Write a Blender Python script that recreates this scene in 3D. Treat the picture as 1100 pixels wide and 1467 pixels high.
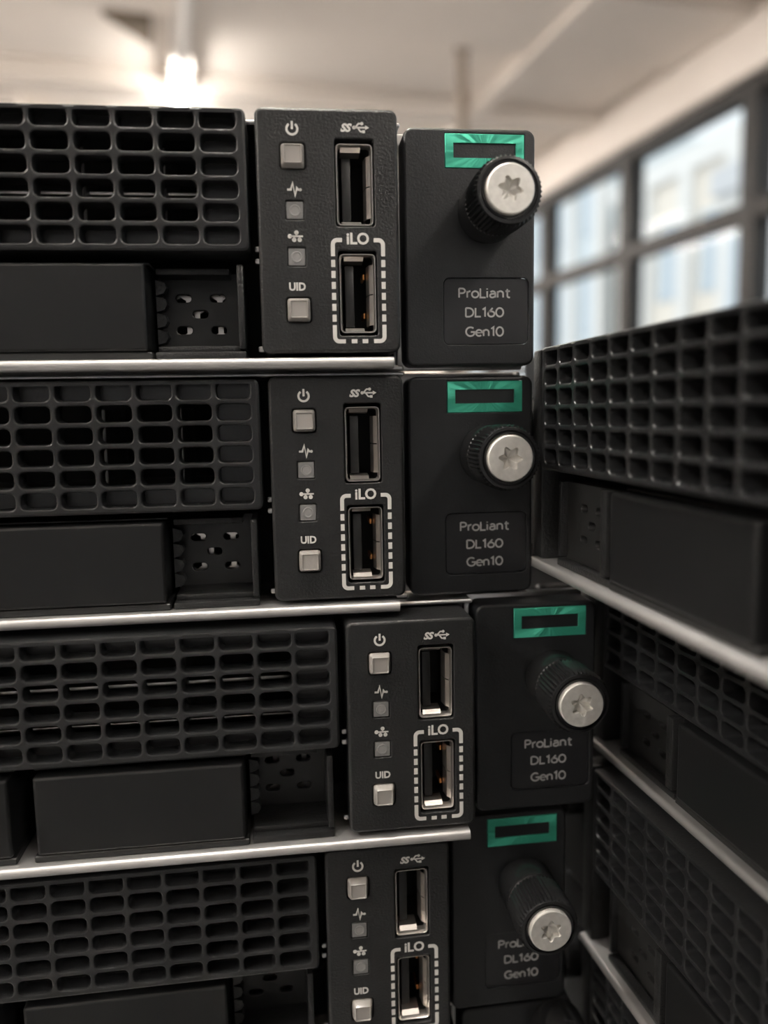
import bpy, bmesh, math, random
from mathutils import Vector, Matrix
from mathutils.geometry import delaunay_2d_cdt

for o in list(bpy.data.objects):
    bpy.data.objects.remove(o, do_unlink=True)
scene = bpy.context.scene
COL = scene.collection
MM = 0.001
PI = math.pi
random.seed(4)

# ------------------------------------------------------------------ camera
cam_d = bpy.data.cameras.new('camera')
cam = bpy.data.objects.new('camera', cam_d)
COL.objects.link(cam)
CAM = Vector((-0.0094798, -0.1384063, 0.0130868))
RIGHT = Vector((0.99172756, -0.12706556, -0.01818782))
DOWN = Vector((-0.03359964, -0.1202225, -0.99217822))
FWD = Vector((0.12388509, 0.98458158, -0.12349733))
mw = Matrix((( RIGHT.x, -DOWN.x, -FWD.x, CAM.x),
             ( RIGHT.y, -DOWN.y, -FWD.y, CAM.y),
             ( RIGHT.z, -DOWN.z, -FWD.z, CAM.z),
             (0, 0, 0, 1)))
cam.matrix_world = mw
cam_d.sensor_fit = 'HORIZONTAL'
cam_d.sensor_width = 36.0
cam_d.lens = 1137.5 / 1100.0 * 36.0
cam_d.clip_start = 0.005
cam_d.clip_end = 200.0
cam_d.dof.use_dof = True
cam_d.dof.focus_distance = 0.140
cam_d.dof.aperture_fstop = 12.5
scene.camera = cam

# ------------------------------------------------------------------ world, sun, exposure
world = bpy.data.worlds.new('sky')
scene.world = world
world.use_nodes = True
wnt = world.node_tree
bg = wnt.nodes['Background']
bg.inputs['Color'].default_value = (0.90, 0.95, 1.0, 1)
bg.inputs['Strength'].default_value = 0.8
sun_d = bpy.data.lights.new('sun', 'SUN')
sun_d.energy = 0.75
sun_d.angle = math.radians(3)
sun_d.color = (1.0, 0.95, 0.88)
sun = bpy.data.objects.new('sun', sun_d)
sun.location = (-4, 0, 12)
COL.objects.link(sun)
DW = Vector((-0.14205471, 0.98985881, 0))      # along the window wall
NW = Vector((0.98985881, 0.14205471, 0))       # towards the window wall
sun.rotation_euler = (NW * 0.75 + DW * 0.25 + Vector((0, 0, -0.75))).to_track_quat('-Z', 'Y').to_euler()
vs = scene.view_settings
vs.view_transform = 'Standard'
vs.look = 'None'
vs.gamma = 1.0
vs.exposure = 0.62
vs.use_curve_mapping = False
TUBE_STRENGTH = 1.0


# ------------------------------------------------------------------ materials
def mat(name, color, rough=0.5, metal=0.0, bump=None, spec=0.5, aniso=0.0, coat=0.0,
        vary=None, emission=None, strength=0.0, trans=0.0):
    m = bpy.data.materials.new(name)
    m.use_nodes = True
    nt = m.node_tree
    b = nt.nodes['Principled BSDF']
    b.inputs['Base Color'].default_value = (*color, 1)
    b.inputs['Roughness'].default_value = rough
    b.inputs['Metallic'].default_value = metal
    b.inputs['Specular IOR Level'].default_value = spec
    if coat:
        b.inputs['Coat Weight'].default_value = coat
        b.inputs['Coat Roughness'].default_value = 0.15
    if trans:
        b.inputs['Transmission Weight'].default_value = trans
    if emission:
        b.inputs['Emission Color'].default_value = (*emission, 1)
        b.inputs['Emission Strength'].default_value = strength
    if bump or vary:
        tc = nt.nodes.new('ShaderNodeTexCoord')
    if bump:
        scale, dist, strn = bump[:3]
        n = nt.nodes.new('ShaderNodeTexNoise')
        n.inputs['Scale'].default_value = scale
        n.inputs['Detail'].default_value = 3
        n.inputs['Roughness'].default_value = 0.6
        bp = nt.nodes.new('ShaderNodeBump')
        bp.inputs['Distance'].default_value = dist
        bp.inputs['Strength'].default_value = strn
        nt.links.new(tc.outputs['Object'], n.inputs['Vector'])
        nt.links.new(n.outputs['Fac'], bp.inputs['Height'])
        nt.links.new(bp.outputs['Normal'], b.inputs['Normal'])
    if vary:
        scale, lo, hi = vary[:3]
        n2 = nt.nodes.new('ShaderNodeTexNoise')
        n2.inputs['Scale'].default_value = scale
        n2.inputs['Detail'].default_value = 4
        mr = nt.nodes.new('ShaderNodeMapRange')
        mr.inputs['From Min'].default_value = 0.3
        mr.inputs['From Max'].default_value = 0.7
        mr.inputs['To Min'].default_value = lo
        mr.inputs['To Max'].default_value = hi
        mx = nt.nodes.new('ShaderNodeMix')
        mx.data_type = 'RGBA'
        mx.blend_type = 'MULTIPLY'
        mx.inputs[0].default_value = 1
        mx.inputs[6].default_value = (*color, 1)
        nt.links.new(tc.outputs['Object'], n2.inputs['Vector'])
        nt.links.new(n2.outputs['Fac'], mr.inputs['Value'])
        nt.links.new(mr.outputs['Result'], mx.inputs[7])
        nt.links.new(mx.outputs[2], b.inputs['Base Color'])
    return m


M = {}
M['panel'] = mat('black_textured_plastic', (0.0145, 0.0146, 0.015), 0.31, spec=0.38, bump=(2300, 0.00016, 0.8))
M['grille'] = mat('black_grille_plastic', (0.0135, 0.0138, 0.0146), 0.28, spec=0.4, bump=(2300, 0.0001, 0.6))
M['blank'] = mat('black_smooth_plastic', (0.008, 0.0082, 0.0086), 0.38, spec=0.3, bump=(3000, 0.00002, 0.25))
M['ear'] = mat('black_satin_plastic', (0.0125, 0.013, 0.0142), 0.36, spec=0.42, bump=(3000, 0.00008, 0.6))
M['dark'] = mat('dark_recess_plastic', (0.012, 0.012, 0.012), 0.45)
M['gloss'] = mat('black_glossy_plastic', (0.016, 0.015, 0.0148), 0.22)
M['inner'] = mat('blackened_interior', (0.006, 0.006, 0.006), 0.7)
M['steel'] = mat('galvanised_steel', (0.62, 0.61, 0.60), 0.30, 1.0, vary=(300, 0.85, 1.05))
M['lip'] = mat('satin_steel_lip', (0.50, 0.49, 0.48), 0.38, 0.75, vary=(180, 0.92, 1.04))
M['bright'] = mat('bright_port_steel', (0.74, 0.70, 0.66), 0.30, 0.95)
M['copper'] = mat('copper_contact', (0.75, 0.33, 0.12), 0.35, 1.0)
M['button'] = mat('smoky_grey_button', (0.30, 0.28, 0.26), 0.28, coat=0.5)
M['led'] = mat('smoky_clear_window', (0.17, 0.168, 0.165), 0.2, coat=0.4)
M['ledring'] = mat('smoky_window_disc', (0.22, 0.217, 0.21), 0.3)
M['ink'] = mat('white_print', (0.62, 0.60, 0.57), 0.6)
M['lettering'] = mat('grey_print', (0.42, 0.41, 0.40), 0.55)
M['plate'] = mat('label_plate_plastic', (0.012, 0.012, 0.0135), 0.35)
M['knob'] = mat('black_knob_plastic', (0.010, 0.010, 0.0105), 0.26)
M['screw'] = mat('zinc_screw', (0.66, 0.64, 0.60), 0.45, 0.6, vary=(900, 0.88, 1.04))
M['wall'] = mat('cream_wall_paint', (0.74, 0.675, 0.62), 0.85, vary=(1.5, 0.96, 1.03))
M['ceil'] = mat('cream_ceiling_paint', (0.86, 0.79, 0.725), 0.9, vary=(1.2, 0.95, 1.03))
M['darkwall'] = mat('grey_rear_wall', (0.27, 0.285, 0.31), 0.7, vary=(2, 0.9, 1.1))
M['floor'] = mat('grey_floor', (0.27, 0.275, 0.285), 0.6, vary=(3, 0.85, 1.1))
M['mull'] = mat('dark_window_frame', (0.020, 0.017, 0.015), 0.6)
M['housing'] = mat('fitting_enamel', (0.70, 0.66, 0.62), 0.5)
M['tubeoff'] = mat('unlit_tube', (0.80, 0.78, 0.76), 0.4)
M['pipe'] = mat('brown_pipe', (0.30, 0.245, 0.195), 0.6)
M['shadow_brown'] = mat('brown_ceiling_shadow', (0.16, 0.125, 0.09), 0.8)
M['table'] = mat('grey_table_laminate', (0.10, 0.10, 0.10), 0.5)
M['tleg'] = mat('table_leg_steel', (0.25, 0.25, 0.26), 0.4, 0.8)
M['crate'] = mat('black_crate_plastic', (0.015, 0.015, 0.016), 0.6)
M['board'] = mat('black_rubber', (0.012, 0.012, 0.012), 0.7, vary=(20, 0.8, 1.1))
M['fa'] = mat('facade_white', (0.80, 0.79, 0.77), 0.8)
M['fb'] = mat('facade_cream', (0.84, 0.78, 0.70), 0.8)
M['fc'] = mat('facade_bluegrey', (0.66, 0.72, 0.76), 0.6)
M['fd'] = mat('facade_grey', (0.62, 0.63, 0.65), 0.7)
M['fwin'] = mat('facade_glass', (0.55, 0.62, 0.68), 0.25)
M['street'] = mat('street_paving', (0.2, 0.2, 0.2), 0.8)

# emerald badge: spun metallic foil, the grain runs round its centre
mg = bpy.data.materials.new('emerald_foil')
mg.use_nodes = True
nt = mg.node_tree
b = nt.nodes['Principled BSDF']
b.inputs['Base Color'].default_value = (0.06, 0.44, 0.30, 1)
b.inputs['Metallic'].default_value = 0.55
b.inputs['Roughness'].default_value = 0.42
b.inputs['Anisotropic'].default_value = 0.85
tg = nt.nodes.new('ShaderNodeTangent')
tg.direction_type = 'RADIAL'
tg.axis = 'Y'
nt.links.new(tg.outputs['Tangent'], b.inputs['Tangent'])
# sunburst relief: facets fan out from the middle of the badge
tco = nt.nodes.new('ShaderNodeTexCoord')
sep = nt.nodes.new('ShaderNodeSeparateXYZ')
at = nt.nodes.new('ShaderNodeMath')
at.operation = 'ARCTAN2'
nz = nt.nodes.new('ShaderNodeTexNoise')
nz.noise_dimensions = '1D'
nz.inputs['Scale'].default_value = 1.5
nz.inputs['Detail'].default_value = 2
bpn = nt.nodes.new('ShaderNodeBump')
bpn.inputs['Distance'].default_value = 0.004
bpn.inputs['Strength'].default_value = 0.25
nt.links.new(tco.outputs['Object'], sep.inputs[0])
nt.links.new(sep.outputs['Z'], at.inputs[0])
nt.links.new(sep.outputs['X'], at.inputs[1])
nt.links.new(at.outputs[0], nz.inputs['W'])
nt.links.new(nz.outputs['Fac'], bpn.inputs['Height'])
nt.links.new(bpn.outputs['Normal'], b.inputs['Normal'])
M['badge'] = mg

# window glass: clear pane with a faint mirror
mgl = bpy.data.materials.new('window_glass')
mgl.use_nodes = True
nt = mgl.node_tree
nt.nodes.clear()
out = nt.nodes.new('ShaderNodeOutputMaterial')
mxs = nt.nodes.new('ShaderNodeMixShader')
tr = nt.nodes.new('ShaderNodeBsdfTransparent')
tr.inputs['Color'].default_value = (0.97, 0.985, 0.98, 1)
gl = nt.nodes.new('ShaderNodeBsdfGlossy')
gl.inputs['Roughness'].default_value = 0.06
mxs.inputs['Fac'].default_value = 0.003
nt.links.new(tr.outputs[0], mxs.inputs[1])
nt.links.new(gl.outputs[0], mxs.inputs[2])
nt.links.new(mxs.outputs[0], out.inputs['Surface'])
M['glass'] = mgl


# ------------------------------------------------------------------ mesh helpers (millimetres in, metres out)
class MB:
    def __init__(self):
        self.v = []
        self.f = []

    def add(self, verts, faces):
        n = len(self.v)
        self.v += [tuple(p) for p in verts]
        self.f += [tuple(i + n for i in f) for f in faces]
        return self

    def box(self, x0, x1, y0, y1, z0, z1, bev=0.0, seg=2):
        bm = bmesh.new()
        bmesh.ops.create_cube(bm, size=1)
        for v in bm.verts:
            v.co = Vector(((x0 + x1) / 2 + v.co.x * (x1 - x0), (y0 + y1) / 2 + v.co.y * (y1 - y0),
                           (z0 + z1) / 2 + v.co.z * (z1 - z0)))
        if bev:
            bmesh.ops.bevel(bm, geom=bm.edges[:], offset=bev, segments=seg, profile=0.5, affect='EDGES')
        bm.verts.index_update()
        self.add([v.co.copy() for v in bm.verts], [[v.index for v in f.verts] for f in bm.faces])
        bm.free()
        return self

    def rings(self, loops, closed_loop=True, cap0=False, cap1=False):
        n = len(loops[0])
        vs_, fs = [], []
        for lp in loops:
            vs_ += lp
        for k in range(len(loops) - 1):
            for i in range(n if closed_loop else n - 1):
                j = (i + 1) % n
                fs.append((k * n + i, k * n + j, (k + 1) * n + j, (k + 1) * n + i))
        if cap0:
            fs.append(tuple(range(n - 1, -1, -1)))
        if cap1:
            fs.append(tuple((len(loops) - 1) * n + i for i in range(n)))
        return self.add(vs_, fs)

    def lathe(self, cx, cz, prof, n=48, cap0=False, cap1=False, teeth=None):
        """prof: list of (y, r) or (y, r, tooth) about an axis parallel to y"""
        loops = []
        for pnt in prof:
            y, r = pnt[0], pnt[1]
            th = pnt[2] if len(pnt) > 2 else 0
            lp = []
            for i in range(n):
                a = 2 * PI * i / n
                rr = r - (th if (i % 2) else 0)
                lp.append((cx + rr * math.cos(a), y, cz + rr * math.sin(a)))
            loops.append(lp)
        return self.rings(loops, True, cap0, cap1)

    def tube(self, p0, p1, r, n=16):
        p0, p1 = Vector(p0), Vector(p1)
        d = (p1 - p0).normalized()
        u = d.orthogonal().normalized()
        w = d.cross(u)
        ls = []
        for p in (p0, p1):
            ls.append([tuple(p + u * r * math.cos(2 * PI * i / n) + w * r * math.sin(2 * PI * i / n)) for i in range(n)])
        return self.rings(ls, True, True, True)

    def mesh(self, name, unit=MM, smooth=True, angle=0.6):
        me = bpy.data.meshes.new(name)
        me.from_pydata([(x * unit, y * unit, z * unit) for x, y, z in self.v], [], self.f)
        me.update()
        bm = bmesh.new()
        bm.from_mesh(me)
        bmesh.ops.recalc_face_normals(bm, faces=bm.faces[:])
        bm.to_mesh(me)
        bm.free()
        if smooth:
            me.polygons.foreach_set('use_smooth', [True] * len(me.polygons))
            me.set_sharp_from_angle(angle=angle)
        return me


def rr(cx, cz, w, h, r, n=4):
    """rounded rectangle, counter-clockwise in x-z"""
    r = max(min(r, w / 2 - 1e-4, h / 2 - 1e-4), 0.01)
    pts = []
    for sx, sz, a0 in ((1, 1, 0), (-1, 1, PI / 2), (-1, -1, PI), (1, -1, 1.5 * PI)):
        for k in range(n + 1):
            a = a0 + PI / 2 * k / n
            pts.append((cx + sx * (w / 2 - r) + r * math.cos(a), cz + sz * (h / 2 - r) + r * math.sin(a)))
    return pts


def fill(mb, loops, y):
    """flat face at depth y bounded by loops[0] with the other loops as holes"""
    vs2, es = [], []
    for lp in loops:
        n0 = len(vs2)
        vs2 += [Vector(p) for p in lp]
        es += [(n0 + i, n0 + (i + 1) % len(lp)) for i in range(len(lp))]
    r = delaunay_2d_cdt(vs2, es, [], 1, 1e-6)
    own = []
    for k, lp in enumerate(loops):
        own += [k] * len(lp)
    tris = []
    for f in r[2]:
        k = {own[r[3][i][0]] if r[3][i] else -1 for i in f}
        if len(k) == 1 and min(k) > 0:
            c = sum((r[0][i] for i in f), Vector((0, 0))) / 3
            lp, ins = loops[min(k)], False
            for i in range(len(lp)):
                (xa, ya), (xb, yb) = lp[i], lp[i - 1]
                if (ya > c.y) != (yb > c.y) and c.x < (xb - xa) * (c.y - ya) / (yb - ya) + xa:
                    ins = not ins
            if ins:
                continue
        tris.append(tuple(f))
    mb.add([(p.x, y, p.y) for p in r[0]], tris)


def plate(mb, outer, holes, y0, y1, c=0.4, hc=None, yh=None, seg=3, n=4, back=False):
    """slab facing -y with a filleted rim and filleted through-holes; shapes are (cx, cz, w, h, r)"""
    hc = c if hc is None else hc
    yh = y1 if yh is None else yh

    def shape(s, off):
        return rr(s[0], s[1], s[2] + 2 * off, s[3] + 2 * off, s[4] + off, n)
    prof = [(1 - math.sin(PI / 2 * k / seg), 1 - math.cos(PI / 2 * k / seg)) for k in range(seg + 1)]
    lo = [[(x, y0 + c * a[1], z) for x, z in shape(outer, -c * a[0])] for a in prof]
    lo.append([(x, y1, z) for x, z in shape(outer, 0)])
    mb.rings(lo)
    for h in holes:
        lh = [[(x, y0 + hc * a[1], z) for x, z in shape(h, hc * a[0])] for a in prof]
        lh.append([(x, yh, z) for x, z in shape(h, 0)])
        mb.rings(lh)
    fill(mb, [shape(outer, -c)] + [shape(h, hc) for h in holes], y0)
    if back:
        fill(mb, [shape(outer, 0)] + [shape(h, 0) for h in holes], y1)
    return mb


def strip(mb, pts, w, y0=-0.03, y1=0.0, closed=False):
    """flat printed line of width w through points (x, z)"""
    P = [Vector(p) for p in pts]
    n = len(P)
    L, R_ = [], []
    for i in range(n):
        if closed:
            a, c_ = P[i - 1], P[(i + 1) % n]
        else:
            a, c_ = P[max(i - 1, 0)], P[min(i + 1, n - 1)]
        d1 = (P[i] - a).normalized() if (P[i] - a).length > 1e-9 else None
        d2 = (c_ - P[i]).normalized() if (c_ - P[i]).length > 1e-9 else None
        d = ((d1 or d2) + (d2 or d1))
        d = d.normalized() if d.length > 1e-6 else (d1 or d2)
        nn = Vector((-d.y, d.x))
        cosv = max(0.5, nn.dot(Vector((-(d1 or d2).y, (d1 or d2).x))))
        L.append(P[i] + nn * w / 2 / cosv)
        R_.append(P[i] - nn * w / 2 / cosv)
    m = n if closed else n - 1
    for i in range(m):
        j = (i + 1) % n
        q = [L[i], L[j], R_[j], R_[i]]
        vs_ = [(p.x, y0, p.y) for p in q] + [(p.x, y1, p.y) for p in q]
        mb.add(vs_, [(0, 1, 2, 3), (4, 7, 6, 5), (0, 4, 5, 1), (1, 5, 6, 2), (2, 6, 7, 3), (3, 7, 4, 0)])
    return mb


def disc(mb, cx, cz, r, y0=-0.03, y1=0.0, n=16):
    l0 = [(cx + r * math.cos(2 * PI * i / n), y0, cz + r * math.sin(2 * PI * i / n)) for i in range(n)]
    l1 = [(x, y1, z) for x, y, z in l0]
    return mb.rings([l0, l1], True, True, True)


def arc(cx, cz, r, a0, a1, n=14):
    return [(cx + r * math.cos(math.radians(a0 + (a1 - a0) * k / n)), cz + r * math.sin(math.radians(a0 + (a1 - a0) * k / n)))
            for k in range(n + 1)]


def text_mesh(name, s, width, cap, cx, cz, bold=0.0, shear=0.0, depth=0.03):
    """lettering in the x-z plane facing -y, fitted to a width and a cap height (mm), centred"""
    cu = bpy.data.curves.new(name, 'FONT')
    cu.body = s
    cu.size = 1.0
    cu.offset = bold
    cu.shear = shear
    cu.resolution_u = 3
    o = bpy.data.objects.new(name, cu)
    COL.objects.link(o)
    dg = bpy.context.evaluated_depsgraph_get()
    me = bpy.data.meshes.new_from_object(o.evaluated_get(dg))
    bpy.data.objects.remove(o, do_unlink=True)
    bpy.data.curves.remove(cu)
    xs = [v.co.x for v in me.vertices]
    ys = [v.co.y for v in me.vertices]
    x0, x1, y0, y1 = min(xs), max(xs), min(ys), max(ys)
    mb = MB()
    vs_ = [(cx + ((v.co.x - x0) / (x1 - x0) - 0.5) * width, -depth, cz + ((v.co.y - y0) / (y1 - y0) - 0.5) * cap) for v in me.vertices]
    fs = [tuple(p.vertices) for p in me.polygons]
    mb.add(vs_, fs)
    bpy.data.meshes.remove(me)
    return mb


def earc(cx, cz, rx, rz, a0, a1, n=18):
    return [(cx + rx * math.cos(math.radians(a0 + (a1 - a0) * k / n)), cz + rz * math.sin(math.radians(a0 + (a1 - a0) * k / n)))
            for k in range(n + 1)]


GLYPH = {
    'P': (0.80, [[(0, 0), (0, 1)], [(0, 1)] + earc(0.28, 0.74, 0.30, 0.26, 90, -90) + [(0, 0.48)]]),
    'r': (0.46, [[(0, 0), (0, 0.7)], earc(0.32, 0.40, 0.32, 0.30, 180, 90, 8)]),
    'o': (0.84, [earc(0.33, 0.35, 0.33, 0.35, 0, 360)]),
    'L': (0.68, [[(0, 1), (0, 0), (0.52, 0)]]),
    'i': (0.28, [[(0, 0), (0, 0.7)], [(0, 0.88), (0, 1.0)]]),
    'a': (0.76, [[(0.06, 0.58)] + earc(0.27, 0.42, 0.26, 0.28, 135, 0, 10) + [(0.53, 0)],
                 [(0.53, 0.42), (0.22, 0.40)] + earc(0.21, 0.20, 0.21, 0.20, 90, 270, 10) + [(0.32, 0.0), (0.53, 0.16)]]),
    'n': (0.78, [[(0, 0), (0, 0.7)], earc(0.27, 0.42, 0.27, 0.28, 180, 0) + [(0.54, 0)]]),
    't': (0.5, [[(0.18, 0.95), (0.18, 0.18)] + earc(0.36, 0.18, 0.18, 0.18, 180, 270, 6) + [(0.44, 0)], [(0, 0.7), (0.44, 0.7)]]),
    'D': (0.95, [[(0, 0), (0, 1)], [(0, 1)] + earc(0.28, 0.5, 0.46, 0.5, 90, -90) + [(0, 0)]]),
    '1': (0.55, [[(0.02, 0.82), (0.26, 1.0), (0.26, 0)]]),
    '6': (0.80, [earc(0.32, 0.31, 0.32, 0.31, 0, 360), [(0.46, 1.0), (0.20, 0.66), (0.04, 0.42)]]),
    '0': (0.84, [earc(0.36, 0.5, 0.36, 0.5, 0, 360)]),
    'G': (1.02, [earc(0.46, 0.5, 0.46, 0.5, 48, 322, 22) + [(0.86, 0.46), (0.50, 0.46)]]),
    'e': (0.80, [[(0.02, 0.38), (0.65, 0.38)] + earc(0.33, 0.35, 0.32, 0.35, 5, 312)]),
}


def stroke_text(s_, width, cap, cx, cz, lw):
    x, polys = 0.0, []
    for ch in s_:
        adv, pl = GLYPH[ch]
        polys += [[(x + px, pz) for px, pz in p] for p in pl]
        x += adv
    xs = [q[0] for p in polys for q in p]
    x0, x1 = min(xs), max(xs)
    mb = MB()
    for p in polys:
        pts = [(cx + ((px - x0) / (x1 - x0) - 0.5) * (width - lw), cz + (pz - 0.5) * (cap - lw)) for px, pz in p]
        closed = (Vector(pts[0]) - Vector(pts[-1])).length < 1e-4
        strip(mb, pts[:-1] if closed else pts, lw, closed=closed)
    return mb


BASE = 22.25          # a server's local origin height above its base, mm


def part(name, mb, m, parent=None, unit=MM, smooth=True, origin=None, angle=0.6):
    """link mb as one mesh object, its origin at `origin` (mm) so that parts sit in place"""
    if origin:
        ox, oy, oz = origin
        mb.v = [(x - ox, y - oy, z - oz) for x, y, z in mb.v]
    me = mb.mesh(name, unit, smooth, angle)
    me.materials.append(M[m])
    o = bpy.data.objects.new(name, me)
    COL.objects.link(o)
    if origin:
        o.location = (origin[0] * unit, origin[1] * unit, origin[2] * unit)
    if parent:
        o.parent = parent
    return o


def sub(o, origin):
    """helper: a child of a part whose own origin lies at `origin`"""
    return o


def tag(o, label=None, cat=None, group=None, kind=None):
    if label:
        o['label'] = label
    if cat:
        o['category'] = cat
    if group:
        o['group'] = group
    if kind:
        o['kind'] = kind
    return o


# ------------------------------------------------------------------ the room
ZC, ZF = 1.713, -1.10     # ceiling and floor height


def W(a, b_, z):
    p = Vector((CAM.x, CAM.y, 0)) + DW * a + NW * b_
    return (p.x, p.y, z)


def wbox(mb, a0, a1, b0, b1, z0, z1):
    vs_ = [W(a, b_, z) for z in (z0, z1) for b_ in (b0, b1) for a in (a0, a1)]
    return mb.add(vs_, [(0, 1, 3, 2), (4, 6, 7, 5), (0, 4, 5, 1), (2, 3, 7, 6), (0, 2, 6, 4), (1, 5, 7, 3)])


def room(name, boxes, m, parent=None, kind='structure'):
    mb = MB()
    for q in boxes:
        wbox(mb, *q)
    o = part(name, mb, m, parent, unit=1.0, smooth=False)
    if kind and not parent:
        o['kind'] = kind
    return o


A0, A1, B0, B1 = -3.6, 8.4, -4.2, 2.5
room('floor', [(A0, A1, B0, B1, ZF - 0.1, ZF)], 'floor')
room('ceiling', [(A0 - 0.2, A1 + 0.2, B0 - 0.2, B1 + 0.25, ZC, ZC + 0.2)], 'ceil')
room('wall_back', [(A1, A1 + 0.2, B0 - 0.2, B1 + 0.25, ZF, ZC)], 'wall')
room('wall_front', [(A0 - 0.2, A0, B0 - 0.2, B1 + 0.25, ZF, ZC)], 'darkwall')
room('wall_left', [(A0, A1, B0 - 0.2, B0, ZF, ZC)], 'wall')
HEAD, ROWH, SILL = 1.435, 0.562, -0.25
COLS = [7.02 - 0.984 * k for k in range(11)]          # mullion lines
WA0, WA1 = COLS[-1], COLS[0]
room('wall_right', [(A0, A1, B1, B1 + 0.25, HEAD, ZC), (A0, A1, B1, B1 + 0.25, ZF, SILL),
                    (A0, WA0, B1, B1 + 0.25, SILL, HEAD), (WA1, A1, B1, B1 + 0.25, SILL, HEAD)], 'wall')
# cross beams under the ceiling and the joint line along it
room('trim_1', [(3.05, 3.62, B0, B1, ZC - 0.05, ZC)], 'ceil')
room('trim_2', [(4.28, 4.46, B0, B1, ZC - 0.10, ZC)], 'ceil')
room('trim_3', [(5.6, 5.85, B0, B1, ZC - 0.10, ZC)], 'ceil')
room('trim_4', [(A0, A1, 1.72, 1.80, ZC - 0.08, ZC)], 'ceil')
room('trim_5', [(0.3, 0.6, B0, B1, ZC - 0.10, ZC)], 'ceil')

win = bpy.data.objects.new('window_1', None)
win.location = W((WA0 + WA1) / 2, B1 + 0.1, SILL)
COL.objects.link(win)
tag(win, 'long strip window of dark framed panes in the right wall', None, None, 'structure')


def wchild(name, q, m):
    mb = MB()
    wbox(mb, *q)
    mb.v = [tuple(Vector(p) - win.location) for p in mb.v]
    o = part(name, mb, m, win, unit=1.0, smooth=False)
    return o


for k, a in enumerate(COLS):
    wd = 0.045
    wchild('mullion', (a - wd, a + wd, B1 + 0.03, B1 + 0.13, SILL, HEAD), 'mull')
zr = [HEAD, HEAD - ROWH, HEAD - 2 * ROWH, SILL]
for k, z in enumerate(zr):
    h = 0.075 if 0 < k < 3 else 0.08
    wchild('transom', (WA0, WA1, B1 + 0.035, B1 + 0.125, z - h / 2 - (0.03 if k == 0 else 0), z + h / 2), 'mull')
for k in range(len(COLS) - 1):
    for j in range(3):
        wchild('pane', (COLS[k + 1] + 0.04, COLS[k] - 0.04, B1 + 0.075, B1 + 0.081, zr[j + 1] + 0.02, zr[j] - 0.02), 'glass')

# ceiling batten lights; fittings labelled added are unseen, there to brighten ceiling and servers
lamp_specs = [
    (3.88, 5.10, 0.165, 27, 'lit fluorescent tube fitting glowing just above the topmost left server'),
    (2.60, 3.84, 0.165, 0, 'unlit grey fluorescent fitting on the ceiling in line with the glowing one'),
    (5.9, 7.1, 0.165, 260, 'lit fluorescent fitting added unseen by the back wall to brighten the ceiling'),
    (3.88, 5.10, -2.3, 280, 'lit fluorescent fitting added far to the left of the frame to brighten the ceiling'),
    (-0.9, 0.34, -2.0, 170, 'lit fluorescent fitting added left of the camera to brighten the right stack'),
    (-0.35, 0.89, -0.15, 215, 'lit fluorescent fitting on the ceiling straight above the camera'),
    (-2.6, -1.36, 0.9, 110, 'lit fluorescent fitting added behind and right of the camera to brighten the server faces'),
    (5.75, 6.95, 1.0, 110, 'lit fluorescent fitting added unseen in the far right corner as ceiling fill'),
    (-2.4, -1.16, -2.4, 60, 'lit fluorescent fitting added unseen in the rear left corner as fill'),
]
TUBE = {}
for a0, a1, bb, on, lab in lamp_specs:
    if on and on not in TUBE:
        TUBE[on] = 'tube%d' % on
        M[TUBE[on]] = mat('lit_tube', (1, 1, 1), 0.5, emission=(1.0, 0.955, 0.89), strength=on * TUBE_STRENGTH)
for a0, a1, bb, on, lab in lamp_specs:
    root = bpy.data.objects.new('ceiling_light', None)
    root.location = W((a0 + a1) / 2, bb, ZC)
    COL.objects.link(root)
    tag(root, lab, 'ceiling light', 'fluorescent fittings along the ceiling')

    def lp(name, mb, m):
        mb.v = [tuple(Vector(p) - root.location) for p in mb.v]
        return part(name, mb, m, root, unit=1.0)
    mb = MB()
    wbox(mb, a0, a1, bb - 0.045, bb + 0.045, ZC - 0.10, ZC - 0.001)
    lp('housing', mb, 'housing')
    mb = MB()
    mb.tube(W(a0 + 0.03, bb, ZC - 0.135), W(a1 - 0.03, bb, ZC - 0.135), 0.018)
    lp('tube', mb, TUBE[on] if on else 'tubeoff')
    for aa in (a0, a1 - 0.03):
        mb = MB()
        wbox(mb, aa, aa + 0.03, bb - 0.022, bb + 0.022, ZC - 0.16, ZC - 0.095)
        lp('end_cap', mb, 'housing')

mb = MB()
mb.tube(W(3.66, 1.42, ZF), W(3.66, 1.42, ZC), 0.024, 20)
for z in (ZC - 0.03, 0.6, -0.4):
    mb.tube(W(3.66, 1.42, z - 0.02), W(3.66, 1.42, z + 0.02), 0.034, 20)
pv = part('vertical_pipe', mb, 'pipe', unit=1.0)
tag(pv, 'brown vertical pipe running up to the ceiling behind the servers', 'pipe')
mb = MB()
tri = [(3.72, -0.16), (3.72, 0.04), (3.98, 0.04)]  # dark plate added in place of a shadow in the corner between beams
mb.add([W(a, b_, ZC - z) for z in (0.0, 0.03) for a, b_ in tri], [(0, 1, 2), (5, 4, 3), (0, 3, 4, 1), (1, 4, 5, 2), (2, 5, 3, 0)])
ht = part('ceiling_shadow_plate', mb, 'shadow_brown', unit=1.0, smooth=False)
tag(ht, 'dark brown plate standing for a triangular shadow on the ceiling beside the unlit fitting', 'ceiling shadow')
mb = MB()
wbox(mb, 4.5, 5.5, -1.6, -0.64, ZC - 0.22, ZC - 0.002)
wbox(mb, 4.47, 4.5, -1.63, -0.61, ZC - 0.25, ZC - 0.002)
wbox(mb, 5.5, 5.53, -1.63, -0.61, ZC - 0.25, ZC - 0.002)
dc = part('ceiling_duct', mb, 'wall', unit=1.0, smooth=False)
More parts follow.
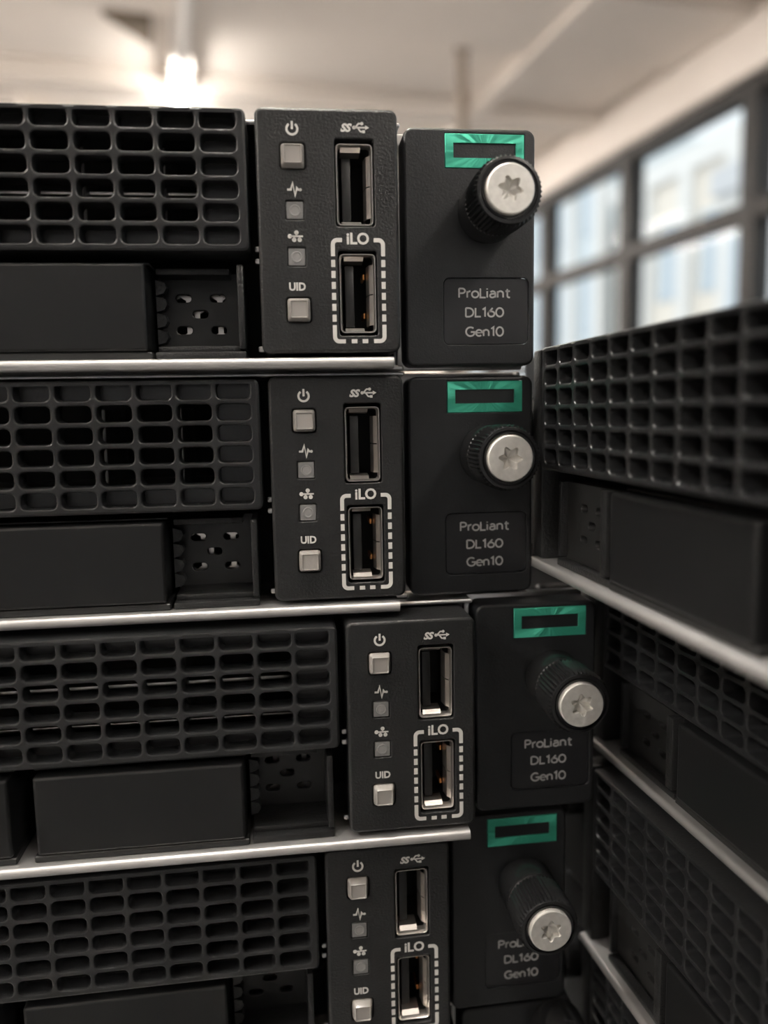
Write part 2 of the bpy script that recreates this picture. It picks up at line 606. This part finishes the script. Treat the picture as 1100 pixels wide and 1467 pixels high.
tag(dc, 'cream painted duct box hung under the ceiling at the far left', 'duct')

# outside the window
room('street', [(-30, 60, B1 + 0.6, 60, -4.2, -4.0)], 'street')


def building(name, label, a0, a1, b0, z1, wallm, cols, rows, pil):
    root = bpy.data.objects.new(name, None)
    root.location = W((a0 + a1) / 2, b0, -4)
    COL.objects.link(root)
    tag(root, label, 'building', 'buildings across the street')

    def ch(nm, boxes, m):
        mb = MB()
        for q in boxes:
            wbox(mb, *q)
        mb.v = [tuple(Vector(p) - root.location) for p in mb.v]
        return part(nm, mb, m, root, unit=1.0, smooth=False)
    ch('wall', [(a0, a1, b0, b0 + 6, -4, z1)], wallm)
    ch('parapet', [(a0 - 0.1, a1 + 0.1, b0 - 0.15, b0 + 0.1, z1, z1 + 0.5)], pil)
    w = (a1 - a0) / cols
    for i in range(cols):
        ch('pilaster', [(a0 + i * w - 0.2, a0 + i * w + 0.2, b0 - 0.25, b0, -4, z1)], pil)
        for j in range(rows):
            z = -3.4 + j * (z1 + 3.6) / rows
            ch('window', [(a0 + (i + 0.22) * w, a0 + (i + 0.78) * w, b0 - 0.04, b0, z, z + (z1 + 3.6) / rows * 0.6)], 'fwin')


building('office_block', 'pale grey office block seen through the near window panes', 9.0, 14.2, 11.0, 4.2, 'fa', 3, 3, 'fd')
building('apartment_block', 'cream apartment block seen through the far window panes', 14.8, 19.6, 12.0, 5.4, 'fb', 3, 3, 'fa')
building('tower_block', 'blue grey tower block at the far end of the street', 20.2, 25, 12.0, 7.5, 'fc', 3, 4, 'fa')
building('corner_shop_block', 'white low block across the street beside the office block', 1.5, 8.2, 11.0, 3.0, 'fa', 4, 2, 'fc')

# ------------------------------------------------------------------ the table under the stacks
ZT = -(3 * 43.0 + BASE) * MM - 0.0002
tb = bpy.data.objects.new('work_table', None)
tb.location = (0.1, 0.1, ZF)
COL.objects.link(tb)
tag(tb, 'grey laminate work table under the two server stacks', 'table')


def tch(nm, q, m):
    mb = MB()
    mb.box(*q, bev=0.004)
    mb.v = [tuple(Vector(p) - tb.location) for p in mb.v]
    return part(nm, mb, m, tb, unit=1.0)


tch('tabletop', (-0.52, 0.82, -0.52, 0.72, ZT - 0.03, ZT), 'table')
for x in (-0.47, 0.77):
    for y in (-0.47, 0.67):
        tch('leg', (x - 0.025, x + 0.025, y - 0.025, y + 0.025, ZF, ZT - 0.03), 'tleg')

# ------------------------------------------------------------------ the server, built once
CX0, CX1 = -421.1, 13.4       # steel case sides
CELLX, CELLZ, C0X, C0Z = 6.547, 3.591, -17.52, 17.38
NCOL = 61


def make_server():
    root = bpy.data.objects.new('rack_server', None)
    COL.objects.link(root)

    def P(name, mb, m, parent=None, origin=(0, 0, 0), base=None, angle=0.6):
        """part with its origin at `origin` (server coordinates, mm)"""
        po = base or (0, 0, -BASE)      # parent's origin in server coordinates
        ox, oy, oz = origin
        mb.v = [(x - ox, y - oy, z - oz) for x, y, z in mb.v]
        me = mb.mesh(name, MM, True, angle)
        me.materials.append(M[m])
        o = bpy.data.objects.new(name, me)
        COL.objects.link(o)
        o.location = ((ox - po[0]) * MM, (oy - po[1]) * MM, (oz - po[2]) * MM)
        o.parent = parent or root
        return o

    # steel case: cover, sides, floor, back and front flanges behind the ears
    mb = MB()
    mb.box(CX0, CX1, 9.0, 600, 19.9, 20.7, 0.25, 1)
    mb.box(CX0, CX1, 9.0, 600, -22.2, -21.3, 0.25, 1)
    for x0, x1 in ((CX0, CX0 + 1.0), (CX1 - 1.0, CX1)):
        mb.box(x0, x1, 16.0, 600, -21.4, 20.0, 0.2, 1)
    mb.box(CX0, CX1, 599, 600, -21.4, 20.0)
    P('case', mb, 'steel')
    mb = MB()
    mb.box(CX1 - 0.6, 37.0, 14.0, 15.4, -22.1, 20.6, 0.4, 2)
    P('ear_flange', mb, 'steel')
    mb = MB()
    mb.box(CX0 - 23.7, CX0 + 0.6, 14.0, 15.4, -22.1, 20.6, 0.4, 2)
    P('ear_flange', mb, 'steel')
    # rolled front lip of the floor
    mb = MB()
    prof = []
    for k in range(9):
        a = PI / 2 + PI * k / 8
        prof.append((-0.25 + 0.95 * math.cos(a), -21.35 + 0.95 * math.sin(a)))
    prof = [(9.5, -20.40)] + prof + [(9.5, -22.30)]
    mb.rings([[(x, y, z) for y, z in prof] for x in (-418.5, 10.4)], True, True, True)
    P('bottom_lip', mb, 'lip')
    # inner cage
    mb = MB()
    mb.box(CX0 + 1.2, CX1 - 1.2, 24, 590, -21.2, 19.8)
    P('inner_block', mb, 'inner')
    for z in (7.95, 0.75):
        mb = MB()
        mb.box(-412, -14.5, 8.0, 23.9, z - 0.36, z + 0.36, 0.25, 2)
        P('cage_shelf', mb, 'bright')
    for x in (-40.2, -27.15, -79.5, -92.6, -131.8, -380, -393, -341):
        mb = MB()
        mb.box(x - 0.35, x + 0.35, 5.4, 23.9, 1.0, 14.6, 0.1, 1)
        P('cage_divider', mb, 'steel')
    # grille
    gx0, gx1, gz0, gz1 = C0X - (NCOL - 1) * CELLX - 4.41, -13.11, -3.12, 19.29
    holes = []
    for i in range(NCOL):
        for j in range(6):
            holes.append((C0X - i * CELLX, C0Z - j * CELLZ, 5.66, 2.74, 0.85))
    mb = MB()
    plate(mb, ((gx0 + gx1) / 2, (gz0 + gz1) / 2, gx1 - gx0, gz1 - gz0, 1.0), holes, -0.2, 10.5, 0.45, 0.3, 3.6, seg=2, n=3)
    gr = P('grille', mb, 'grille')
    mb = MB()
    mb.box(C0X - (NCOL - 1) * CELLX + 3.3, C0X - 3.3, 3.2, 4.2, C0Z - 1.75, gz1 - 0.3)
    mb.box(C0X - (NCOL - 1) * CELLX + 3.3, C0X - 3.3, 3.2, 4.2, gz0 + 0.3, C0Z - 4.55 * CELLZ)
    mb.box(C0X - 3.2, gx1 - 0.8, 3.2, 4.2, gz0 + 0.3, gz1 - 0.3)
    mb.box(gx0 + 0.8, C0X - (NCOL - 1) * CELLX + 3.2, 3.2, 4.2, gz0 + 0.3, gz1 - 0.3)
    P('blind_backing', mb, 'gloss', gr, base=(0, 0, 0))
    mb = MB()
    mb.box(CX0 + 1.1, gx0 - 0.6, 0.2, 14, -20.36, 19.2, 0.5)
    P('end_cap', mb, 'panel')

    # drive blanks
    zt, zb = -4.86, -19.05
    blanks = [(-65.96, -30.28), (-105.7, -70.0), (-161.7, -126), (-201.7, -166), (-255.7, -220), (-295.7, -260),
              (-347.3, -311.6), (-387.0, -351.3)]
    for x0, x1 in blanks:
        mb = MB()
        plate(mb, ((x0 + x1) / 2, (zt + zb) / 2, x1 - x0, zt - zb, 0.5), [], 0.3, 14, 0.55, seg=3)
        P('drive_blank', mb, 'blank')
        mb = MB()
        mb.box(x0 - 0.6, x1 + 0.6, 0.55, 16, -20.36, zb - 0.12, 0.2, 1)
        mb.box(x0 - 0.4, x1 + 0.4, 3.2, 16, zt + 0.15, zt + 0.5, 0.1, 1)
        P('blank_frame', mb, 'dark')
    # latch bays beside the blanks: back plate with five slots, frame, scalloped fin
    bays = [(-29.6, -14.4, 1), (-121.5, -106.4, -1), (-219, -203, 1), (-310.8, -296.6, -1), (-409.5, -388.4, -1)]
    for x0, x1, s in bays:
        cx = (x0 + x1) / 2
        mb = MB()
        hl = []
        dx0 = -23.6 - (-22.0)
        for hx, hz in ((-26.38, -9.15), (-20.43, -9.15), (-23.55, -11.9), (-26.38, -14.68), (-20.4, -14.7)):
            hl.append((cx + s * (hx + 22.9), hz, 2.7, 1.35, 0.65))
        plate(mb, (cx, (zt + zb) / 2, x1 - x0 - 0.6, zt - zb - 0.2, 0.3), hl, 10.5 if x0 > -400 else 2.6, 11.3, 0.1, 0.15, 11.3, seg=2, n=4)
        bay = P('latch_bay', mb, 'dark')
        mb = MB()
        xo = x1 if s > 0 else x0
        mb.box(min(xo, xo - s * 1.1), max(xo, xo - s * 1.1), 1.2, 12, zb + 0.3, zt - 0.1, 0.25)
        mb.box(x0 + 0.6, x1 - 0.9, 2.6, 11, zb - 0.2, zb + 0.95, 0.2)
        mb.box(x0 + 0.4, x1, 0.9, 11, -20.36, zb - 0.1, 0.2)
        mb.box(x0 + 0.4, x1 - 2.6, 5.0, 11, zt - 1.15, zt - 0.1, 0.2)
        if x0 < -400:
            mb.box(x1 - 2.6, x1 - 0.4, 0.5, 12, zb + 0.3, zt - 0.1, 0.3)
        P('bay_frame', mb, 'panel', bay, base=(0, 0, 0))
        mb = MB()
        xi = x0 if s > 0 else x1
        for k in range(4):
            z = -8.0 - k * 2.75
            lpz = [(xi + s * 0.1, z + 1.3), (xi + s * 1.6, z + 0.9), (xi + s * 1.9, z), (xi + s * 1.4, z - 0.9), (xi + s * 0.1, z - 1.3)]
            mb.rings([[(x, y, zz) for x, zz in lpz] for y in (6.0, 8.5)], True, True, True)
        if x0 > -400:
            P('latch_fin', mb, 'panel', bay, base=(0, 0, 0))
        # perforated steel sheet behind the slots
        mb = MB()
        hx = []
        for r_ in range(5):
            for c_ in range(5):
                xx = x0 + 2.0 + c_ * 2.75 + (1.37 if r_ % 2 else 0)
                zz = -7.4 - r_ * 2.35
                if xx < x1 - 1.6:
                    hx.append((xx, zz))
        loops = [[(x0 + 0.5, zb + 0.5), (x1 - 0.4, zb + 0.5), (x1 - 0.4, zt - 0.5), (x0 + 0.5, zt - 0.5)]]
        for xx, zz in hx:
            hex_ = [(xx + 1.05 * math.cos(PI / 6 + PI / 3 * q), zz + 1.05 * math.sin(PI / 6 + PI / 3 * q)) for q in range(6)]
            loops.append(hex_)
            mb.rings([[(x, y, z) for x, z in hex_] for y in (12.6, 13.6)])
        fill(mb, loops, 12.6)
        P('perforated_sheet', mb, 'bright', bay, base=(0, 0, 0))

    # control panel
    mb = MB()
    holes = [(-5.66, 12.05, 4.15, 4.15, 0.55), (-5.34, -12.52, 4.15, 4.15, 0.55), (-5.545, 3.5, 3.0, 3.05, 0.25), (-5.45, -3.95, 3.0, 3.05, 0.25),
             (4.44, 7.95, 6.5, 13.9, 0.5), (4.63, -9.85, 6.5, 13.9, 0.5)]
    plate(mb, (0, 0, 23.34, 39.25, 1.3), holes, 0, 15, 0.55, 0.22, 3.5, seg=3, n=5)
    cp = P('control_panel', mb, 'panel')

    def C(name, mb, m, origin=(0, 0, 0), angle=0.6):
        return P(name, mb, m, cp, origin, base=(0, 0, 0), angle=angle)
    mb = MB()
    mb.box(-8.2, -2.6, 3.4, 4.4, -16, 16)
    C('panel_backing', mb, 'inner')
    mb = MB()
    for z in (-1.9, -3.9, -18.6):
        mb.box(-12.5, -11.2, 4.2, 5.2, z - 0.5, z + 0.5, 0.3)
    C('side_clip', mb, 'steel')
    for nm, bx, bz in (('power_button', -5.66, 12.05), ('identity_button', -5.34, -12.52)):
        mb = MB()
        ls = []
        for y, w, r in ((3.2, 3.85, 0.5), (0.0, 3.8, 0.5), (-0.35, 3.6, 0.5), (-1.25, 2.95, 0.25), (-1.35, 2.8, 0.2), (-1.33, 2.62, 0.15), (-1.18, 2.5, 0.12)):
            ls.append([(x, y, z) for x, z in rr(bx, bz, w, w, r, 3)])
        mb.rings(ls, True, False, True)
        C(nm, mb, 'button', angle=0.5)
    for bx, bz in ((-5.545, 3.5), (-5.45, -3.95)):
        mb = MB()
        ls = []
        for y, w, r in ((3.0, 2.85, 0.2), (0.25, 2.85, 0.2), (0.1, 2.6, 0.2)):
            ls.append([(x, y, z) for x, z in rr(bx, bz, w, w, r, 3)])
        mb.rings(ls, True, False, True)
        C('status_light', mb, 'led')
        mb = MB()
        mb.lathe(bx, bz, [(0.12, 0.95), (0.03, 0.88), (0.03, 0.74), (0.09, 0.66)], 28, False, True)
        C('light_disc', mb, 'ledring')
    for ux, uz, cop in ((4.44, 7.75, 0), (4.63, -9.83, 1)):
        mb = MB()
        ow, oh, iw, ih = 6.1, 13.05, 5.35, 12.35
        seq = [(14.5, ow, oh, 0.7), (0.75, ow, oh, 0.7), (0.5, ow - 0.1, oh - 0.1, 0.7), (0.5, ow - 0.25, oh - 0.25, 0.65), (0.95, iw, ih, 0.5), (2.4, iw, ih, 0.5)]
        mb.rings([[(x, y, z) for x, z in rr(ux, uz, w, h, r, 4)] for y, w, h, r in seq])
        C('usb_shell', mb, 'bright')
        mb = MB()
        mb.rings([[(x, y, z) for x, z in rr(ux, uz, w, h, 0.5, 4)] for y, w, h in
                  ((2.3, iw + 0.2, ih + 0.2), (2.3, iw - 0.02, ih - 0.02), (12.5, iw - 0.02, ih - 0.02))], True, False, True)
        C('port_floor', mb, 'inner')
        mb = MB()
        mb.box(ux - 2.0, ux - 0.45, 3.2, 12.6, uz - 5.3, uz + 5.0, 0.15)
        C('usb_tongue', mb, 'dark')
        # spring leaves on the right, top and bottom walls
        mb = MB()

        def leaf(p):
            mb.add(p, [(0, 1, 2, 3), (7, 6, 5, 4), (0, 4, 5, 1), (1, 5, 6, 2), (2, 6, 7, 3), (3, 7, 4, 0)])
        xr = ux + iw / 2
        for z0, z1 in ((uz + 0.1, uz + 4.9), (uz - 5.1, uz - 0.1)):
            for (xa, ya), (xb, yb) in (((0.0, 1.3), (0.62, 2.1)), ((0.62, 2.1), (0.95, 4.4)), ((0.95, 4.4), (0.6, 5.2))):
                q = [(xr - xa, ya, z0), (xr - xb, yb, z0), (xr - xb, yb, z1), (xr - xa, ya, z1)]
                leaf(q + [(x + 0.12, y + 0.1, z) for x, y, z in q])
        for s_ in (1, -1):
            ze = uz + s_ * ih / 2
            for (za, ya), (zb2, yb) in (((0.0, 1.3), (0.6, 2.1)), ((0.6, 2.1), (0.85, 4.4)), ((0.85, 4.4), (0.5, 5.2))):
                q = [(ux - 2.2, ya, ze - s_ * za), (ux - 2.2, yb, ze - s_ * zb2), (ux + 1.1, yb, ze - s_ * zb2), (ux + 1.1, ya, ze - s_ * za)]
                leaf(q + [(x, y + 0.1, z + s_ * 0.12) for x, y, z in q])
        C('spring_leaf', mb, 'bright')
        if cop:
            for dz in (3.4, -3.2):
                mb = MB()
                mb.box(ux + 1.15, ux + 1.6, 4.6, 8.5, uz + dz - 0.5, uz + dz + 0.5, 0.1, 1)
                C('usb_contact', mb, 'copper')
    # printed legends
    mb = MB()
    strip(mb, arc(-5.62, 16.25, 0.88, 125, 415, 24), 0.36)
    strip(mb, [(-5.62, 17.45), (-5.62, 16.2)], 0.36)
    C('power_symbol', mb, 'ink')
    mb = MB()
    px, pz = -5.55, 6.75
    strip(mb, [(px - 1.15, pz), (px - 0.55, pz), (px - 0.22, pz + 1.05), (px + 0.12, pz - 0.95), (px + 0.42, pz + 0.28), (px + 0.65, pz), (px + 1.0, pz)], 0.34)
    disc(mb, px + 1.0, pz, 0.24)
    C('pulse_symbol', mb, 'ink')
    mb = MB()
    px, pz = -5.5, -0.65
    strip(mb, [(px - 1.0, pz), (px + 1.15, pz)], 0.26)
    strip(mb, [(px + 0.1, pz + 0.6), (px + 0.1, pz)], 0.26)
    strip(mb, [(px - 0.3, pz), (px - 0.3, pz - 0.55)], 0.26)
    strip(mb, [(px + 0.6, pz), (px + 0.6, pz - 0.55)], 0.26)
    disc(mb, px - 1.0, pz, 0.36)
    disc(mb, px + 0.1, pz + 0.6, 0.36)
    disc(mb, px - 0.3, pz - 0.55, 0.36)
    disc(mb, px + 0.6, pz - 0.55, 0.36)
    C('network_symbol', mb, 'ink')
    C('panel_lettering', text_mesh('t', 'UID', 2.75, 1.35, -5.5, -8.75, 0.035), 'ink')
    C('panel_lettering', text_mesh('t', 'iLO', 3.75, 1.95, 4.75, -0.95, 0.03), 'ink')
    mb = text_mesh('t', 'SS', 1.9, 1.35, 3.2, 16.6, 0.05, 0.3)
    x0, z0 = 4.35, 16.65
    disc(mb, x0 + 0.15, z0, 0.28)
    strip(mb, [(x0, z0), (x0 + 2.1, z0)], 0.24)
    mb.add([(x0 + 2.0, -0.03, z0 + 0.36), (x0 + 2.0, -0.03, z0 - 0.36), (x0 + 2.65, -0.03, z0)], [(0, 1, 2)])
    strip(mb, [(x0 + 0.35, z0), (x0 + 0.9, z0 + 0.62), (x0 + 1.35, z0 + 0.62)], 0.24)
    disc(mb, x0 + 1.45, z0 + 0.62, 0.26)
    strip(mb, [(x0 + 0.75, z0), (x0 + 1.2, z0 - 0.62), (x0 + 1.6, z0 - 0.62)], 0.24)
    strip(mb, [(x0 + 1.5, z0 - 0.62), (x0 + 1.95, z0 - 0.62)], 0.45)
    C('usb_symbol', mb, 'ink')
    # dashed bracket round the lower port
    mb = MB()
    l, r, t, bo, lw = 0.55, 8.95, -1.2, -17.75, 0.68
    strip(mb, [(l + 1.55, t)] + arc(l + 0.75, t - 0.75, 0.75, 90, 180, 5) + [(l, t - 2.6)], lw)
    strip(mb, [(r - 1.55, t)] + arc(r - 0.75, t - 0.75, 0.75, 90, 0, 5) + [(r, t - 2.6)], lw)
    strip(mb, [(l + 1.8, bo)] + arc(l + 0.75, bo + 0.75, 0.75, 270, 180, 5) + [(l, bo + 2.7)], lw)
    strip(mb, [(r - 1.8, bo)] + arc(r - 0.75, bo + 0.75, 0.75, -90, 0, 5) + [(r, bo + 2.7)], lw)
    for x in (l, r):
        for k in range(6):
            zz = t - 3.2 - k * 1.79
            strip(mb, [(x, zz), (x, zz - 1.15)], lw)
    for x in ((l + r) / 2 - 0.92, (l + r) / 2 + 0.92):
        strip(mb, [(x - 0.48, bo), (x + 0.48, bo)], lw)
    C('port_bracket', mb, 'ink')

    # ears: right one with badge, plate and lettering; the left one plain
    ew, eh, ecz = 23.8, 41.25, -1.0
    mb = MB()
    plate(mb, (25.6, ecz, ew, eh, 1.7), [(28.31, 15.8, 14.44, 5.9, 0.08), (28.55, -11.92, 15.8, 11.84, 1.1)], 7.8, 13.9, 0.5, 0.12, 8.3, seg=3, n=6, back=False)
    ear = P('ear', mb, 'ear')

    def E(name, mb, m, origin=(0, 0, 0)):
        return P(name, mb, m, ear, origin, base=(0, 0, 0))
    mb = MB()
    plate(mb, (28.31, 15.8, 14.3, 5.76, 0.05), [(28.3, 15.88, 11.3, 2.55, 0.05)], 7.72, 8.3, 0.08, 0.02, 8.3, seg=1, n=1)
    E('badge', mb, 'badge', (28.31, 8.0, 15.8))
    mb = MB()
    mb.box(22.4, 34.2, 8.05, 8.6, 14.3, 17.4)
    E('badge_inset', mb, 'ear')
    mb = MB()
    plate(mb, (28.55, -11.92, 15.7, 11.74, 1.05), [], 8.15, 8.6, 0.1, seg=1, n=5)
    E('label_plate', mb, 'plate')
    for s, w, z, h in (('ProLiant', 9.7, -8.62, 1.88), ('DL160', 7.25, -12.05, 1.82), ('Gen10', 7.2, -15.48, 1.86)):
        mb = stroke_text(s, w, h, 28.3, z, 0.29)
        mb.v = [(x, y + 8.15, z_) for x, y, z_ in mb.v]
        E('label_lettering', mb, 'lettering')
    mb = MB()
    plate(mb, (CX0 - 12.2, ecz, ew, eh, 1.7), [], 7.8, 13.9, 0.5, seg=3, n=6)
    P('ear', mb, 'ear')

    # thumbscrews
    for sx in (28.56, CX0 - 12.2):
        sz = 5.13
        mb = MB()
        prof = [(7.9, 4.9), (7.3, 5.3), (6.4, 5.5), (1.2, 5.5), (0.8, 5.35), (0.6, 5.1)]
        mb.lathe(sx, sz, prof, 92)
        mb.lathe(sx, sz, [(0.6, 5.0), (0.3, 5.65, 0.42), (-6.6, 5.75, 0.42), (-7.3, 5.35, 0.15), (-7.35, 5.25), (-7.6, 5.2), (-7.65, 4.75), (-7.35, 4.65), (-7.35, 4.5), (-7.65, 4.42), (-7.6, 4.1), (-6.5, 4.05)], 92)
        ts = P('thumbscrew', mb, 'knob', None, (sx, 0, sz), angle=0.4)
        mb = MB()
        torx = []
        for k in range(48):
            a = 2 * PI * k / 48
            c6 = math.cos(6 * a)
            torx.append(1.72 + 0.42 * (c6 if c6 > -0.2 else -0.2 + (c6 + 0.2) * 0.75))
        tl = [(sx + torx[k] * math.cos(2 * PI * k / 48), sz + torx[k] * math.sin(2 * PI * k / 48)) for k in range(48)]
        circ = lambda r_, y: [(sx + r_ * math.cos(2 * PI * k / 48), y, sz + r_ * math.sin(2 * PI * k / 48)) for k in range(48)]
        mb.rings([circ(3.98, -5), circ(3.98, -8.1), circ(3.92, -8.3), circ(3.75, -8.42)])
        fill(mb, [[(x, z) for x, y, z in circ(3.75, 0)], tl], -8.42)
        sc = lambda f, y: [(sx + (x - sx) * f, y, sz + (z - sz) * f) for x, z in tl]
        mb.rings([sc(1, -8.42), sc(0.97, -8.3), sc(0.94, -7.3), [(sx + (x - sx) * 0.12, -6.7, sz + (z - sz) * 0.12) for x, z in tl]], True, False, True)
        P('screw_head', mb, 'screw', ts, (sx, 0, sz), base=(sx, 0, sz), angle=0.5)
    return root


def children_of(o):
    return [c for c in bpy.data.objects if c.parent == o]


def copy_tree(o, parent=None, skip=()):
    c = o.copy()
    COL.objects.link(c)
    c.parent = parent
    for ch in KIDS.get(o.name, []):
        if ch.name.split('.')[0] in skip:
            continue
        copy_tree(ch, c, skip)
    return c


proto = make_server()
KIDS = {}
for o in bpy.data.objects:
    if o.parent:
        KIDS.setdefault(o.parent.name, []).append(o)

LEFT = 'servers stacked on the left'
RIGHTG = 'servers stacked on the right, turned sideways'
# level, x, y (mm), turn (rad), screw turn (deg), label
left = [
    (1, -0.625, -1.947, -0.0131, 12, 'topmost black rack server of the left stack, its top edge against the ceiling'),
    (2, 0.0, 0.0, 0.0, 4, 'second black rack server from the top of the left stack, sharpest in the photo'),
    (3, 12.004, -2.805, 0.0016, 22, 'third black rack server down the left stack, pushed furthest out to the right'),
    (4, 7.277, -1.43, 0.0135, 30, 'fourth black rack server down the left stack, dim near the bottom edge'),
    (5, 9.5, 0.5, 0.006, 0, 'lowest rack server of the left stack, only a thumbscrew showing at the bottom edge'),
]


def turn_screw(root, deg):
    for t in [c for c in bpy.data.objects if c.parent == root and c.name.startswith('thumbscrew')]:
        for s in [c for c in bpy.data.objects if c.parent == t]:
            s.rotation_euler = (0, math.radians(deg), 0)


for k, (lv, x, y, rz, sd, lab) in enumerate(left):
    if k == 0:
        o = proto
    else:
        o = copy_tree(proto, None, ('badge', 'badge_inset', 'label_plate', 'label_lettering') if lv == 5 else ())
    o.location = (x * MM, y * MM, (-(lv - 2) * 43.0 - BASE) * MM)
    o.rotation_euler = (0, 0, rz)
    tag(o, lab, 'server', LEFT)
    o['screw_turn'] = sd
right = [
    (1, 40.2, -21.66, 3.0, 5.2, 'topmost sideways rack server of the right stack, just under the window'),
    (2, 58.5, -10.0, 3.9, -37.8, 'second sideways rack server from the top of the right stack'),
    (3, 55.4, -14.0, 4.7, -80.8, 'third sideways rack server down the right stack, in deep shade'),
    (4, 56.0, -12.0, 4.5, -123.8, 'lowest sideways rack server of the right stack at the bottom edge'),
]
for lv, x, y, turn, z, lab in right:
    o = copy_tree(proto)
    ph = math.radians(-90 + turn)
    o.location = ((x + 387.0 * math.cos(ph)) * MM, (y + 387.0 * math.sin(ph)) * MM, (z - BASE) * MM)
    o.rotation_euler = (0, 0, ph)
    tag(o, lab, 'server', RIGHTG)
    o['screw_turn'] = 15 * lv
bpy.context.view_layer.update()
roots = [o for o in bpy.data.objects if o.name.startswith('rack_server')]
for o in roots:
    turn_screw(o, o['screw_turn'])
    del o['screw_turn']
# the lowest left server carries its thumbscrew high on a bare ear
low = [o for o in roots if o['label'].startswith('lowest rack')][0]
for t in [c for c in bpy.data.objects if c.parent == low and c.name.startswith('thumbscrew')]:
    if t.location.x > 0:
        t.location.x += 5.0 * MM
        t.location.z += 9.8 * MM
# a plain ear mesh for it
for e in [c for c in bpy.data.objects if c.parent == low and c.name.startswith('ear') and not c.name.startswith('ear_flange')]:
    if max(v.co.x for v in e.data.vertices) > 0:
        mb = MB()
        plate(mb, (25.6, -1.0, 23.8, 41.25, 1.7), [], 7.8, 13.9, 0.5, seg=3, n=6)
        e.data = mb.mesh('ear', MM)
        e.data.materials.append(M['ear'])

# board that lifts the right stack a little above the table top
zb_ = (-123.8 - BASE) * MM - 0.0002
mb = MB()
mb.box(0.062, 0.66, -0.40, 0.06, ZT + 0.0002, zb_, 0.0005)
mb.v = [(x, y, z) for x, y, z in mb.v]
bo = part('rubber_mat', mb, 'board', unit=1.0)
tag(bo, 'thin black rubber mat lying under the right server stack', 'mat')

# black crate added behind the two stacks to darken the gap between them
cr = bpy.data.objects.new('added_gap_crate', None)
cr.location = (0.33, 0.30, ZT)
COL.objects.link(cr)
tag(cr, 'black plastic crate added behind the two stacks to darken the gap between them', 'crate')


def crate(nm, qs):
    mb = MB()
    for q in qs:
        mb.box(*q, bev=0.002)
    mb.v = [tuple(Vector(p) - cr.location) for p in mb.v]
    return part(nm, mb, 'crate', cr, unit=1.0)


crate('body', [(0.075, 0.60, 0.075, 0.52, ZT + 0.0003, ZT + 0.135)])
crate('lid', [(0.07, 0.605, 0.07, 0.525, ZT + 0.135, ZT + 0.15)])
for x in (0.15, 0.25, 0.35, 0.45, 0.55):
    crate('rib', [(x - 0.006, x + 0.006, 0.070, 0.0755, ZT + 0.01, ZT + 0.13)])
